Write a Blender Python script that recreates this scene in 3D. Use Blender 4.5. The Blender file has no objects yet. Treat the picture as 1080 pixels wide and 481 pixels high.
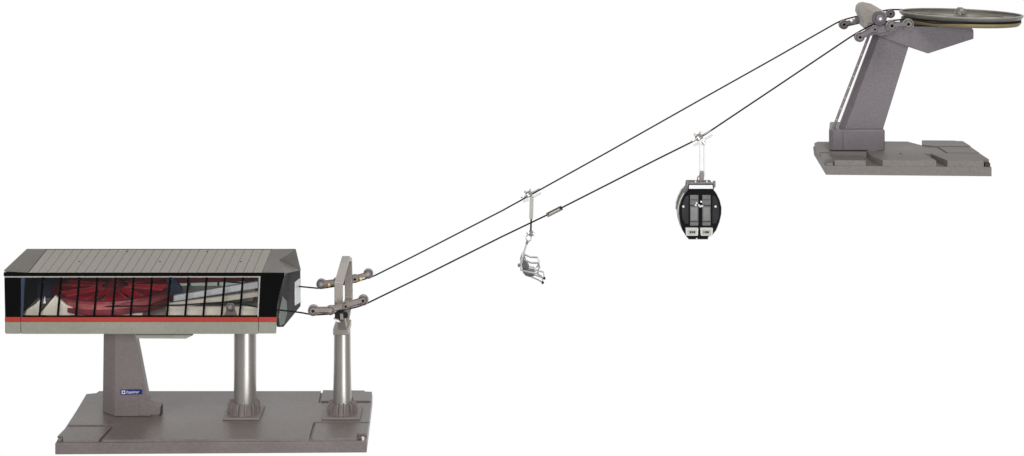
import bpy, bmesh, math, random
from mathutils import Vector, Matrix

# ------------------------------------------------------------------ camera, world, lamps, exposure
S = 0.001                       # model units are millimetres
scn = bpy.context.scene
col = scn.collection
F, CX, CZ, HZ = 1613.0, 520.0, 641.0, -160.0     # focal length in mm-at-front-plane, camera x, z, horizon row

cam_d = bpy.data.cameras.new('camera'); cam = bpy.data.objects.new('camera', cam_d); col.objects.link(cam)
cam.location = (CX*S, -F*S, CZ*S); cam.rotation_euler = (math.radians(90), 0, 0)
cam_d.sensor_width = 36; cam_d.lens = 36*F/1080
cam_d.shift_x = 20/1080; cam_d.shift_y = -400.5/1080
cam_d.clip_start = 0.01; cam_d.clip_end = 50
scn.camera = cam

w = bpy.data.worlds.new('World'); scn.world = w; w.use_nodes = True
nt = w.node_tree; nt.nodes.clear()
out = nt.nodes.new('ShaderNodeOutputWorld'); bg = nt.nodes.new('ShaderNodeBackground')
tc = nt.nodes.new('ShaderNodeTexCoord'); sp = nt.nodes.new('ShaderNodeSeparateXYZ')
mr = nt.nodes.new('ShaderNodeMapRange'); mr.interpolation_type = 'SMOOTHSTEP'
mr.inputs['From Min'].default_value = 0.35; mr.inputs['From Max'].default_value = 0.70
mx = nt.nodes.new('ShaderNodeMix'); mx.data_type = 'RGBA'
mx.inputs[6].default_value = (0.30, 0.30, 0.31, 1); mx.inputs[7].default_value = (1.0, 1.0, 1.0, 1)
nt.links.new(tc.outputs['Generated'], sp.inputs[0]); nt.links.new(sp.outputs['Y'], mr.inputs['Value'])
nt.links.new(mr.outputs['Result'], mx.inputs[0]); nt.links.new(mx.outputs[2], bg.inputs['Color'])
# bright patch added to the world, low right of camera, for column highlights
dp = nt.nodes.new('ShaderNodeVectorMath'); dp.operation = 'DOT_PRODUCT'
dp.inputs[1].default_value = Vector((0.42, -0.84, -0.33)).normalized()
nt.links.new(tc.outputs['Generated'], dp.inputs[0])
m2 = nt.nodes.new('ShaderNodeMapRange'); m2.interpolation_type = 'SMOOTHSTEP'
m2.inputs['From Min'].default_value = 0.93; m2.inputs['From Max'].default_value = 0.992; m2.inputs['To Max'].default_value = 15.0
nt.links.new(dp.outputs['Value'], m2.inputs['Value'])
adw = nt.nodes.new('ShaderNodeMath'); adw.operation = 'ADD'; adw.inputs[0].default_value = 1.0
nt.links.new(m2.outputs['Result'], adw.inputs[1]); nt.links.new(adw.outputs[0], bg.inputs['Strength'])
bg.inputs['Strength'].default_value = 1.0; nt.links.new(bg.outputs[0], out.inputs[0])

def area(name, loc, target, size, power, colour=(1, 1, 1)):
    d = bpy.data.lights.new(name, 'AREA'); d.shape = 'RECTANGLE'; d.size, d.size_y = size
    d.energy = power; d.color = colour
    o = bpy.data.objects.new(name, d); col.objects.link(o); o.location = loc
    o.rotation_euler = (Vector(target)-Vector(loc)).to_track_quat('-Z', 'Y').to_euler()
    return o
area('softbox_key', (0.95, -1.5, 2.0), (0.5, 0.05, 0.25), (0.8, 0.8), 26, (1, 0.98, 0.95))
area('softbox_fill', (-1.3, -1.7, 1.0), (0.3, 0.05, 0.2), (0.7, 1.0), 8, (0.97, 0.98, 1))
area('camera_flash', (0.42, -1.75, 0.80), (0.30, 0, 0.16), (0.35, 0.25), 12, (1, 1, 1))

scn.render.engine = 'CYCLES'
scn.view_settings.view_transform = 'Standard'; scn.view_settings.look = 'None'
scn.view_settings.exposure = 0; scn.view_settings.gamma = 1
scn.cycles.max_bounces = 10; scn.cycles.transparent_max_bounces = 16

# ------------------------------------------------------------------ helpers
def pp(px, py, Y):
    k = (F+Y)/F
    return Vector((CX+(px-CX)*k, Y, CZ-(py-HZ)*k))
def kk(Y): return (F+Y)/F

MATS = {}
def mat(name, rgb, rough=0.5, metal=0.0, var=0.06, scale=300, bump=0.0, spec=0.5, coat=0.0, speck=0.0):
    if name in MATS: return MATS[name]
    m = bpy.data.materials.new(name); m.use_nodes = True; n = m.node_tree; b = n.nodes['Principled BSDF']
    b.inputs['Roughness'].default_value = rough; b.inputs['Metallic'].default_value = metal
    b.inputs['Specular IOR Level'].default_value = spec; b.inputs['Coat Weight'].default_value = coat
    t = n.nodes.new('ShaderNodeTexCoord')
    a = n.nodes.new('ShaderNodeTexNoise'); a.inputs['Scale'].default_value = scale; a.inputs['Detail'].default_value = 5
    c = n.nodes.new('ShaderNodeTexNoise'); c.inputs['Scale'].default_value = 14; c.inputs['Detail'].default_value = 4
    ad = n.nodes.new('ShaderNodeMath'); ad.operation = 'ADD'
    n.links.new(t.outputs['Object'], a.inputs['Vector']); n.links.new(t.outputs['Object'], c.inputs['Vector'])
    n.links.new(a.outputs['Fac'], ad.inputs[0]); n.links.new(c.outputs['Fac'], ad.inputs[1])
    r = n.nodes.new('ShaderNodeMapRange'); r.inputs['From Min'].default_value = 0.6; r.inputs['From Max'].default_value = 1.4
    r.inputs['To Min'].default_value = 1-var*2.2; r.inputs['To Max'].default_value = 1+var*2.2
    n.links.new(ad.outputs[0], r.inputs['Value'])
    v = n.nodes.new('ShaderNodeVectorMath'); v.operation = 'SCALE'; v.inputs[0].default_value = rgb
    n.links.new(r.outputs[0], v.inputs['Scale']); n.links.new(v.outputs[0], b.inputs['Base Color'])
    r2 = n.nodes.new('ShaderNodeMapRange'); r2.inputs['From Min'].default_value = 0.3; r2.inputs['From Max'].default_value = 0.7
    r2.inputs['To Min'].default_value = max(0.02, rough*0.85); r2.inputs['To Max'].default_value = min(1, rough*1.2)
    n.links.new(c.outputs['Fac'], r2.inputs['Value']); n.links.new(r2.outputs[0], b.inputs['Roughness'])
    if bump:
        f = n.nodes.new('ShaderNodeTexNoise'); f.inputs['Scale'].default_value = 900; f.inputs['Detail'].default_value = 2
        n.links.new(t.outputs['Object'], f.inputs['Vector'])
        bp = n.nodes.new('ShaderNodeBump'); bp.inputs['Strength'].default_value = bump; bp.inputs['Distance'].default_value = 0.0006
        n.links.new(f.outputs['Fac'], bp.inputs['Height']); n.links.new(bp.outputs[0], b.inputs['Normal'])
    MATS[name] = m; return m

def glass(name, tint, refl=0.10, rough=0.02):
    m = bpy.data.materials.new(name); m.use_nodes = True; n = m.node_tree; n.nodes.clear()
    o = n.nodes.new('ShaderNodeOutputMaterial'); t = n.nodes.new('ShaderNodeBsdfTransparent'); t.inputs[0].default_value = (*tint, 1)
    g = n.nodes.new('ShaderNodeBsdfGlossy'); g.inputs['Roughness'].default_value = rough
    tc = n.nodes.new('ShaderNodeTexCoord'); ns = n.nodes.new('ShaderNodeTexNoise'); ns.inputs['Scale'].default_value = 30
    bp = n.nodes.new('ShaderNodeBump'); bp.inputs['Strength'].default_value = 0.15; bp.inputs['Distance'].default_value = 0.004
    n.links.new(tc.outputs['Object'], ns.inputs['Vector']); n.links.new(ns.outputs['Fac'], bp.inputs['Height'])
    n.links.new(bp.outputs[0], g.inputs['Normal'])
    x = n.nodes.new('ShaderNodeMixShader'); x.inputs[0].default_value = refl
    n.links.new(t.outputs[0], x.inputs[1]); n.links.new(g.outputs[0], x.inputs[2]); n.links.new(x.outputs[0], o.inputs[0])
    return m

M_base = mat('taupe_plastic', (0.152, 0.131, 0.125), 0.33, bump=0.45, var=0.10, spec=0.5)
M_pil = mat('taupe_plastic_matt', (0.190, 0.160, 0.155), 0.5, bump=0.3, var=0.07)
M_ubase = mat('olive_grey_plastic', (0.156, 0.142, 0.130), 0.5, bump=0.45, var=0.08)
M_ucol = mat('mauve_grey_plastic', (0.138, 0.120, 0.132), 0.42, bump=0.6, var=0.10, scale=500)
M_col = mat('silver_paint', (0.44, 0.42, 0.39), 0.33, 0.75, var=0.03, scale=60)
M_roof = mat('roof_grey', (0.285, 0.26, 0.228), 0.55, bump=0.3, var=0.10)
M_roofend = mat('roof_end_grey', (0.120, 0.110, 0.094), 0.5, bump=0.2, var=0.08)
M_black = mat('black_gloss', (0.003, 0.003, 0.003), 0.2, var=0.02, spec=0.10)
M_seam = mat('seam_black', (0.05, 0.045, 0.04), 0.7, spec=0.2)
M_rseam = mat('roof_seam', (0.15, 0.135, 0.12), 0.7, spec=0.2)
M_shield = mat('dark_shield', (0.034, 0.030, 0.028), 0.7, var=0.10, bump=0.2, spec=0.15)
M_red = mat('red_stripe', (0.34, 0.030, 0.016), 0.4, var=0.05)
M_band = mat('band_grey', (0.225, 0.222, 0.180), 0.5, var=0.06)
M_trim = mat('pale_trim', (0.36, 0.345, 0.31), 0.4)
M_wred = mat('reel_red', (0.62, 0.010, 0.030), 0.35, var=0.15, scale=60)
M_wdark = mat('reel_dark_red', (0.20, 0.026, 0.040), 0.4, var=0.15, scale=60)
M_wpink = mat('reel_pink', (0.42, 0.10, 0.10), 0.4, var=0.15, scale=60)
M_cream = mat('cream_plastic', (0.72, 0.67, 0.57), 0.5, var=0.05)
M_navy = mat('navy_plastic', (0.012, 0.026, 0.060), 0.6, var=0.2, scale=60)
M_beam = mat('beam_silver', (0.42, 0.40, 0.38), 0.35, 0.3)
M_white = mat('white_plastic', (0.72, 0.74, 0.76), 0.35, var=0.03)
M_sheave = mat('sheave_grey', (0.20, 0.178, 0.170), 0.42, 0.1, var=0.12)
M_link = mat('link_taupe', (0.24, 0.195, 0.175), 0.45, var=0.10)
M_bolt = mat('bolt_dark', (0.02, 0.02, 0.02), 0.3, 0.6)
M_bolts = mat('bolt_silver', (0.7, 0.68, 0.62), 0.25, 0.9)
M_brass = mat('brass', (0.55, 0.42, 0.16), 0.35, 0.8)
M_head = mat('head_silver', (0.34, 0.305, 0.27), 0.34, 0.35, var=0.08)
M_rope = mat('rope_black', (0.010, 0.010, 0.011), 0.85, spec=0.15)
M_tan = mat('tan_plastic', (0.25, 0.20, 0.095), 0.5, var=0.12, scale=80)
M_lobe = mat('warm_grey_plastic', (0.30, 0.275, 0.245), 0.45, var=0.10)
M_wgrey = mat('wheel_grey', (0.185, 0.175, 0.150), 0.35, 0.2, var=0.15, scale=60)
M_blue = mat('sticker_blue', (0.010, 0.020, 0.16), 0.35, var=0.03)
M_ink = mat('sticker_white', (0.75, 0.78, 0.85), 0.5, var=0.01)
M_chrome = mat('chrome', (0.72, 0.72, 0.73), 0.18, 0.9, var=0.05)
M_pale = mat('pale_grey_plastic', (0.60, 0.60, 0.56), 0.4, var=0.05)
M_arm = mat('hanger_green_grey', (0.36, 0.37, 0.32), 0.45, var=0.05)
M_wpanel = mat('smoked_window', (0.12, 0.12, 0.12), 0.2, var=0.12, scale=90, spec=0.6)
M_wdim = mat('smoked_window_dark', (0.030, 0.028, 0.031), 0.3, var=0.2, scale=90, spec=0.1)
M_seat = mat('seat_grey', (0.10, 0.095, 0.09), 0.5, var=0.15, scale=120)
M_glass = glass('pane_glass', (0.98, 0.98, 0.98), 0.022, 0.03)
M_glassg = glass('side_glass', (0.60, 0.66, 0.64), 0.25, 0.1)

def root(name, label, cat, loc, rz=0, group=None):
    o = bpy.data.objects.new(name, None); col.objects.link(o); o.empty_display_size = 0.02
    o.location = Vector(loc)*S; o.rotation_euler = (0, 0, rz)
    o['label'] = label; o['category'] = cat; o['_o'] = list(loc)
    if group: o['group'] = group
    return o

class MB:
    """collects shapes in millimetres and links them as one mesh object"""
    def __init__(s): s.bm = bmesh.new()
    def poly(s, loops, cap=True):            # loft closed loops of equal length
        rings = [[s.bm.verts.new(Vector(p)) for p in L] for L in loops]
        n = len(rings[0])
        for a, b in zip(rings, rings[1:]):
            for i in range(n):
                s.bm.faces.new((a[i], a[(i+1) % n], b[(i+1) % n], b[i]))
        if cap:
            s.bm.faces.new(rings[0][::-1]); s.bm.faces.new(rings[-1])
        return s
    def box(s, x0, x1, y0, y1, z0, z1):
        return s.poly([[(x0, y0, z0), (x1, y0, z0), (x1, y1, z0), (x0, y1, z0)], [(x0, y0, z1), (x1, y0, z1), (x1, y1, z1), (x0, y1, z1)]])
    def xz(s, pts, y0, y1):                   # outline in world x,z extruded in y
        return s.poly([[(x, y0, z) for x, z in pts], [(x, y1, z) for x, z in pts]])
    def pxz(s, pts, y0, y1):                  # outline read off at depth y0
        q = [pp(a, b, y0) for a, b in pts]
        return s.xz([(p.x, p.z) for p in q], y0, y1)
    def yz(s, pts, x0, x1):
        return s.poly([[(x0, y, z) for y, z in pts], [(x1, y, z) for y, z in pts]])
    def tube(s, path, r, n=12, closed=False, flat=1.0):
        P = [Vector(p) for p in path]; L = len(P); rings = []
        prev = None
        for i in range(L):
            if closed: t = P[(i+1) % L]-P[i-1]
            else: t = P[min(i+1, L-1)]-P[max(i-1, 0)]
            t.normalize()
            if prev is None:
                u = t.cross(Vector((0, 0, 1)));
                if u.length < 0.1: u = t.cross(Vector((0, 1, 0)))
            else: u = prev-t*prev.dot(t)
            u.normalize(); prev = u; v = t.cross(u)
            rr = r[i] if isinstance(r, (list, tuple)) else r
            rings.append([P[i]+(u*math.cos(a)+v*math.sin(a)*flat)*rr for a in [2*math.pi*j/n for j in range(n)]])
        if closed: s.poly(rings+[rings[0]], cap=False); bmesh.ops.remove_doubles(s.bm, verts=s.bm.verts, dist=1e-4)
        else: s.poly(rings)
        return s
    def cyl(s, a, b, r, r2=None, n=24):
        a, b = Vector(a), Vector(b); return s.tube([a, b], [r, r if r2 is None else r2], n)
    def lathe(s, prof, c, axis='Z', n=64, rot=None):   # profile (r, h) closed by caps
        c = Vector(c); rings = []
        for r, h in prof:
            ring = []
            for j in range(n):
                a = 2*math.pi*j/n
                if axis == 'Z': p = Vector((r*math.cos(a), r*math.sin(a), h))
                else: p = Vector((r*math.cos(a), h, r*math.sin(a)))
                if rot: p = rot @ p
                ring.append(c+p)
            rings.append(ring)
        return s.poly(rings)
    def ring(s, ro, ri, z0, z1, c, n=64, rot=None, axis='Z'):
        c = Vector(c); R = []
        for r, h in ((ri, z0), (ro, z0), (ro, z1), (ri, z1), (ri, z0)):
            g = []
            for j in range(n):
                a = 2*math.pi*j/n
                p = Vector((r*math.cos(a), r*math.sin(a), h)) if axis == 'Z' else Vector((r*math.cos(a), h, r*math.sin(a)))
                if rot: p = rot @ p
                g.append(c+p)
            R.append(g)
        s.poly(R, cap=False); return s
    def build(s, name, m, parent=None, bevel=0.0, seg=2, origin=None, smooth=35):
        bm = s.bm
        bmesh.ops.remove_doubles(bm, verts=bm.verts, dist=1e-5)
        bmesh.ops.recalc_face_normals(bm, faces=bm.faces)
        ro = origin
        p = parent
        while p is not None and ro is None:
            if '_o' in p: ro = list(p['_o'])
            p = p.parent
        ro = Vector(ro) if ro is not None else Vector((0, 0, 0))
        for v in bm.verts: v.co = (v.co-ro)*S
        me = bpy.data.meshes.new(name); bm.to_mesh(me); bm.free()
        for f in me.polygons: f.use_smooth = True
        me.set_sharp_from_angle(angle=math.radians(smooth))
        me.materials.append(m)
        o = bpy.data.objects.new(name, me); col.objects.link(o)
        if parent is not None: o.parent = parent
        else: o.location = ro*S
        if bevel:
            b = o.modifiers.new('bevel', 'BEVEL'); b.width = bevel*S; b.segments = seg; b.limit_method = 'ANGLE'
            b.angle_limit = math.radians(32); b.harden_normals = True
        return o

def tagobj(o, label, cat, group=None):
    o['label'] = label; o['category'] = cat
    if group: o['group'] = group

def text(parent, body, m, loc, size, rz=(math.pi/2, 0, 0), shear=0.0, depth=0.12, width=None):
    c = bpy.data.curves.new('lettering', 'FONT'); c.body = body; c.size = size*S; c.shear = shear; c.extrude = depth*S
    o = bpy.data.objects.new('tmp', c); col.objects.link(o)
    bpy.context.view_layer.update()
    me = bpy.data.meshes.new_from_object(o.evaluated_get(bpy.context.evaluated_depsgraph_get())); bpy.data.objects.remove(o)
    me.materials.clear(); me.materials.append(m)
    t = bpy.data.objects.new('lettering', me); col.objects.link(t); t.parent = parent
    r = parent
    while '_o' not in r: r = r.parent
    t.location = (Vector(loc)-Vector(list(r['_o'])))*S; t.rotation_euler = rz
    if width:
        xs = [v.co.x for v in me.vertices]; k = width*S/(max(xs)-min(xs)); t.scale = (k, 1, 1)
    return t

def roller(parent, px, py, Y, r, boltmat=M_bolt, thick=3.4, m=M_sheave, name='roller'):
    """grooved rope roller with its bolt as a sub-part"""
    c = pp(px, py, Y); r = r*kk(Y); h = thick/2
    prof = [(r*0.55, -h-0.5), (r*0.62, -h), (r*0.86, -h), (r, -h+0.4), (r, -h+0.8), (r-1.0, -0.4), (r-1.0, 0.4), (r, h-0.8), (r, h-0.4), (r*0.86, h), (r*0.6, h)]
    o = MB().lathe(prof, c, 'Y', 40).build(name, m, parent, smooth=28)
    b = MB().lathe([(r*0.30, -h-1.4), (r*0.34, -h-1.1), (r*0.34, h+0.3)], c, 'Y', 6 if boltmat is M_bolt else 16).build('bolt', boltmat, o)
    b2 = MB().ring(r*0.80, r*0.70, -h-0.35, -h+0.1, c, 40, axis='Y').build('rim', M_bolt if m is not M_bolt else M_sheave, o)
    return o

def linkbar(mb, pts, Y, w, t=1.2):
    """rounded flat bar between two px points at depth Y"""
    a, b = pp(*pts[0], Y), pp(*pts[1], Y); w = w*kk(Y)
    d = (b-a); ang = math.atan2(d.z, d.x); L = []
    for k in range(9):
        q = ang+math.pi/2+math.pi*k/8; L.append((a.x+w*math.cos(q), a.z+w*math.sin(q)))
    for k in range(9):
        q = ang-math.pi/2+math.pi*k/8; L.append((b.x+w*math.cos(q), b.z+w*math.sin(q)))
    mb.xz(L, Y-t/2, Y+t/2); return mb

YF, YB = -1.0, 125.0            # depths of the near and the far strand of the rope
YC = (YF+YB)/2

# ------------------------------------------------------------------ lower base slab
c0 = (227, 60, 6.7)
lb = root('base_plate', 'wide taupe plastic base plate under the enclosed station and the silver mast', 'base plate', c0)
zt = 21.6; zbt = 6.7
def sp_(px, py, z=None):         # point of the plate's top plane
    k = (CZ-zt)/(py-HZ); return (CX+(px-CX)*k, F*(k-1))
def slabpoly(pts, z0, z1, name, m_, par, bev=0.6, inset=0.0):
    q = [sp_(*p) for p in pts]
    return MB().poly([[(x, y, z0) for x, y in q], [(x, y, z1) for x, y in q]]).build(name, m_, par, bev)
slabpoly([(58, 464.6), (386.8, 462.6), (392.9, 413.2), (341, 411.5), (104, 411.8), (90.5, 415)], zbt, zt-2.8, 'plate_body', M_base, lb, 0.8)
slabpoly([(66.5, 464.1), (104.0, 463.8), (117.4, 449.4), (70.3, 449.4), (60.4, 459.5), (66.0, 459.6)], zt-3.0, zt-0.5, 'top_plate', M_base, lb, 0.5)
slabpoly([(108, 463.8), (326.2, 462.6), (330.6, 445.0), (389.3, 445.0), (391.6, 424.7), (336.2, 424.9), (338.6, 412.3), (104.5, 412.3), (101.5, 414.4), (91.0, 415.4), (71.6, 448.2), (122, 448.2)], zt-3.0, zt, 'top_plate', M_base, lb, 0.5)
slabpoly([(329, 462.5), (376, 462.3), (377, 457.5), (387.3, 457.3), (389, 446.3), (333, 446.3)], zt-3.0, zt+0.1, 'top_plate', M_base, lb, 0.5)
slabpoly([(338.6, 423.8), (391.4, 423.6), (392.4, 413.9), (385, 413.7), (384.5, 412.6), (340.6, 412.2)], zt-3.0, zt+1.0, 'top_plate', M_base, lb, 0.5)
q = sp_(382.6, 461.2)
MB().cyl((q[0], q[1], zt-3.0), (q[0], q[1], zt+0.2), 2.2, 1.8, 16).build('screw', M_bolts, lb, 0.3)
q = sp_(379.0, 461.0); MB().lathe([(1.6, 0), (1.6, 0.4)], (q[0], q[1]-0.2, zt-2.1), 'Z', 12).build('screw_hole', M_bolt, lb)
q = sp_(63, 462.4)
MB().box(q[0]-2.4, q[0]+2.2, q[1]-2.0, q[1]+2.6, zt-3.0, zt-0.9).build('corner_lug', M_base, lb, 0.4)

# ------------------------------------------------------------------ station hall
st = root('station_hall', 'long enclosed station with ribbed grey roof, red stripe and a red wheel behind glass', 'lift station', (160, 70, 21.8))
YW = -12.0                      # front facade plane
def fx(px, py=310, Y=YW): return pp(px, py, Y).x
def fz(py, Y=YW): return pp(0, py, Y).z
xl, xr = fx(4.5), fx(300)
zbot = fz(352); zs0 = fz(339.3); zs1 = fz(334.3); zw0 = fz(333.8); zw1 = fz(292.6); zeave = fz(290.9); zroof = fz(287)
ridge = (72, fz(263, 72)); back = (146, fz(284, 146)); backlow = (146, fz(323, 146))
# lower grey band (front skirt) with small panel gap
sk = MB()
sk.box(fx(6), fx(21.7), YW-0.6, YW+3, zbot, zs0-0.2)
sk.box(fx(22.2), fx(272.5), YW-0.4, YW+3, zbot-0.2, zs0-0.2)
sk.xz([(fx(273), zbot+0.3), (fx(291), zbot+0.3), (fx(291.5), zs0-0.2), (fx(273), zs0-0.2)], YW-0.7, YW+3)
sk.build('skirt', M_band, st, 0.4)
rs = MB()
rs.box(fx(5.2), fx(21.7), YW-0.7, YW+3, zs0, zs1)
rs.box(fx(22.2), fx(272.5), YW-0.5, YW+3, zs0, zs1)
rs.xz([(fx(273), zs0), (fx(291.5), zs0), (fx(291.9), zs1), (fx(273), zs1)], YW-0.8, YW+3)
rs.build('stripe', M_red, st, 0.2)
# roof: front slope (ribbed) and back slope
def roofpt(t, px_front, px_back, dz=0.0):
    a = pp(px_front, 287, YW-1.5); b = pp(px_back, 263, ridge[0]); p = a.lerp(b, t); p.z += dz; return p
rf = MB()
def roofquad(mb, f0, f1, b0, b1, th=2.0, lift=0.0):
    a, b = pp(f0, 287, YW-1.5), pp(f1, 287, YW-1.5); c, d = pp(b1, 263, ridge[0]), pp(b0, 263, ridge[0])
    up = Vector((0, 0, lift)); dn = Vector((0, 0, lift-th))
    mb.poly([[a+dn, b+dn, c+dn, d+dn], [a+up, b+up, c+up, d+up]])
ns = 25
fl, fr, bl, br = 30.2, 276.6, 49.4, 286.6
dd = MB(); roofquad(dd, fl-0.2, fr+0.2, bl-0.2, br+0.2, 2.2, -0.45); 
roof = dd.build('roof', M_rseam, st)
pl = MB()
for i in range(ns):
    g = 0.026
    t0, t1 = (i+g)/ns, (i+1-g)/ns
    roofquad(pl, fl+(fr-fl)*t0, fl+(fr-fl)*t1, bl+(br-bl)*t0, bl+(br-bl)*t1, 1.0, 0.0)
pl.build('roof_panel', M_roof, roof, 0.12, 1)
bs = MB()   # back slope
p0, p1 = pp(28.5, 263.2, ridge[0]), pp(311.5, 263.2, ridge[0])
q0, q1 = Vector((xl-2, back[0], back[1])), Vector((fx(317, 284, back[0]), back[0], back[1]))
dn = Vector((0, -0.4, -2))
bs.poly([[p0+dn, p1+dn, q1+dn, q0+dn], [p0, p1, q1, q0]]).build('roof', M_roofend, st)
# ridge cap and screw heads
rc = MB(); rc.cyl(p0, p1, 0.75, n=8); rc.build('ridge_cap', M_seam, st)
for sx, t in ((74, .45), (161, .45), (248, .45), (117, .9), (205, .9)):
    c = roofpt(t, sx, sx+(520-sx)*0.0475); MB().lathe([(1.0, -0.2), (1.0, 0.35), (0.5, 0.5)], c, 'Z', 12).build('roof_screw', M_seam, roof)
# faceted roof ends
def facets(tris, name, m, th=1.2):
    mb = MB()
    vs = {}
    def V(p):
        k = tuple(round(q, 3) for q in p)
        if k not in vs: vs[k] = mb.bm.verts.new(p)
        return vs[k]
    for t in tris: mb.bm.faces.new([V(p) for p in t])
    o = mb.build(name, m, st, smooth=5)
    for f in o.data.polygons: f.use_smooth = False
    s = o.modifiers.new('thickness', 'SOLIDIFY'); s.thickness = th*S; s.offset = 0
    return o
A = pp(277, 287, YW-1.5); B = pp(300.5, 288.2, YW-1.5); C_ = Vector((q1.x, 60, 0)); C_ = pp(316.8, 285, 110)
D = pp(311.5, 263, ridge[0]); E = pp(287, 263, ridge[0]); G = pp(294, 275.5, 30)+Vector((0, 0, 1.0))
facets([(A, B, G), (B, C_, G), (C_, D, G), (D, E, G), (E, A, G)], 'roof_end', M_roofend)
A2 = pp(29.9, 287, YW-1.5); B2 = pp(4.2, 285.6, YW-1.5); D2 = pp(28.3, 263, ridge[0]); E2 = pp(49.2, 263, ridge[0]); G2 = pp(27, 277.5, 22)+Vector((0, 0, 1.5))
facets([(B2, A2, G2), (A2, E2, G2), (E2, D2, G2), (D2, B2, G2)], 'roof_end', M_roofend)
# eave: black fascia and pale trim line
MB().box(fx(4.2), fx(300.3), YW-1.6, YW+3, zeave, zroof-0.15).build('fascia', M_black, st, 0.25)
MB().box(fx(4.8), fx(275), YW-0.6, YW+2.5, zw1+0.1, zeave-0.1).build('trim_strip', M_trim, st)
# black corner panels
MB().xz([(fx(4.6), zw1), (fx(5.4), zs1+0.1), (fx(21.7), zs1+0.1), (fx(21.7), zw1)], YW-0.5, YW+2).build('corner_panel', M_black, st, 0.2)
MB().xz([(fx(22.2), zw1), (fx(22.2), zs1+0.1), (fx(24.0), zs1+0.1), (fx(26.3), zw1)], YW-0.3, YW+2).build('corner_panel', M_navy, st)
cp = [(fx(275), zw1+1.5), (fx(273), zs1+0.1), (fx(292), zs1+0.1)]
for k in range(1, 9):
    t = k/8; cp.append((fx(292+8.2*t**1.8), zs1+0.1+(zeave-zs1-0.3)*t))
MB().xz(cp, YW-0.9, YW+2).build('corner_panel', M_black, st, 0.2)
MB().xz([(fx(271.4), zw0), (fx(272.8), zw0), (fx(274.6), zw1), (fx(273.4), zw1)], YW-0.6, YW+2).build('trim_strip', M_beam, st)
# window: sill line, glass and slanted mullions
MB().box(fx(24), fx(272), YW-0.9, YW+2, zs1+0.12, zw0+0.8).build('window_sill', M_black, st)
wn = MB().box(fx(23), fx(274), YW+0.6, YW+1.6, zw0, zw1+0.2).build('window', M_glass, st)
for i in range(12):
    xt = 45.6+19.17*i; xb = 41.8+19.18*i
    MB().xz([(fx(xb-1.15), zw0), (fx(xb+1.15), zw0), (fx(xt+1.15), zw1+0.3), (fx(xt-1.15), zw1+0.3)], YW-0.8, YW+0.5).build('mullion', M_black, wn)
# dark shield at the rope exit
def shx(Y, Z):
    t = min(1, max(0, (Z-zs1)/(zeave-zs1)))
    xf = fx(291.8+8.6*t**1.6); xb = q1.x
    return xf+(xb-xf)*((Y-YW)/(146-YW))
def shp(px, py, off=0.4):        # point of the twisted shield surface
    lo_, hi_ = -12.5, 170.0
    for _ in range(50):
        mid = (lo_+hi_)/2; p = pp(px, py, mid)
        if p.x > shx(mid, p.z): lo_ = mid
        else: hi_ = mid
    p = pp(px, py, lo_); p.x += off; return p
lo = [shp(a, b, 0) for a, b in ((300.2, 288.4), (308, 287), (316.8, 285.2), (317.0, 304), (317, 322.8), (308, 334), (299, 344.8), (293.6, 345), (292.3, 337), (293.6, 322), (296.6, 305))]
MB().poly([[p+Vector((-1.6, 1, 0)) for p in lo], lo]).build('end_shield', M_shield, st, 0)
g = [shp(a, b) for a, b in ((297.2, 312.5), (301.6, 318), (301.9, 331), (298.8, 341.5), (294.6, 343.5), (293.6, 334))]
MB().poly([[p for p in g], [p+Vector((0.6, 0, 0)) for p in g]]).build('side_window', M_pale, st).data.materials[0] = mat('pale_green_pane', (0.17, 0.20, 0.185), 0.5, var=0.25, scale=80, spec=0.1)
g = [shp(a, b) for a, b in ((310.3, 297.5), (315.3, 293.5), (316.2, 318.5), (310.5, 322))]
MB().poly([[p for p in g], [p+Vector((0.8, 0, 0)) for p in g]]).build('side_plate', M_white, st)
# left end wall, back wall, floor, ceiling panel
MB().poly([[Vector((xl+0.6, YW+1, zbot+1)), Vector((xl+0.6, 146, backlow[1])), Vector((xl+0.6, 146, back[1])), Vector((xl+2, ridge[0], ridge[1]-3)), Vector((xl+0.6, YW+1, zroof-3))],
           [Vector((xl+2.6, YW+1, zbot+1)), Vector((xl+2.6, 146, backlow[1])), Vector((xl+2.6, 146, back[1])), Vector((xl+4, ridge[0], ridge[1]-3)), Vector((xl+2.6, YW+1, zroof-3))]]).build('end_wall', M_shield, st)
zfl = fz(346)
MB().box(xl+3, fx(288), YW+3.2, 143, zfl-4, zfl).build('floor', M_cream, st)
MB().box(xl+3, fx(290), 144, 146, backlow[1], backlow[1]+14).build('back_wall', M_band, st)
bw = MB().box(xl+3, fx(290), 144.4, 145.6, backlow[1]+14, back[1]-1).build('back_window', M_glassg, st)
for i in range(8): MB().box(xl+30+i*33, xl+32+i*33, 143.4, 146.3, backlow[1]+14, back[1]-1).build('back_mullion', M_black, bw)
# navy inner panel and cream wedges at the left
MB().pxz([(24, 291), (24, 333), (48, 333), (60, 305), (66, 291)], 95, 97).build('inner_panel', M_navy, st)
MB().pxz([(40, 333.5), (58, 312), (70, 322), (92, 329), (150, 331), (150, 333.6)], 6, 10).build('inner_bracket', M_cream, st, 0.4)
MB().pxz([(26, 333.5), (28, 327), (37, 321), (43, 315), (43.5, 321), (40, 333.5)], 2, 6).build('inner_bracket', M_cream, st, 0.4)
MB().pxz([(45.5, 320), (47, 313), (48, 320)], 3, 5).build('inner_bracket', M_white, st)
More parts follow.
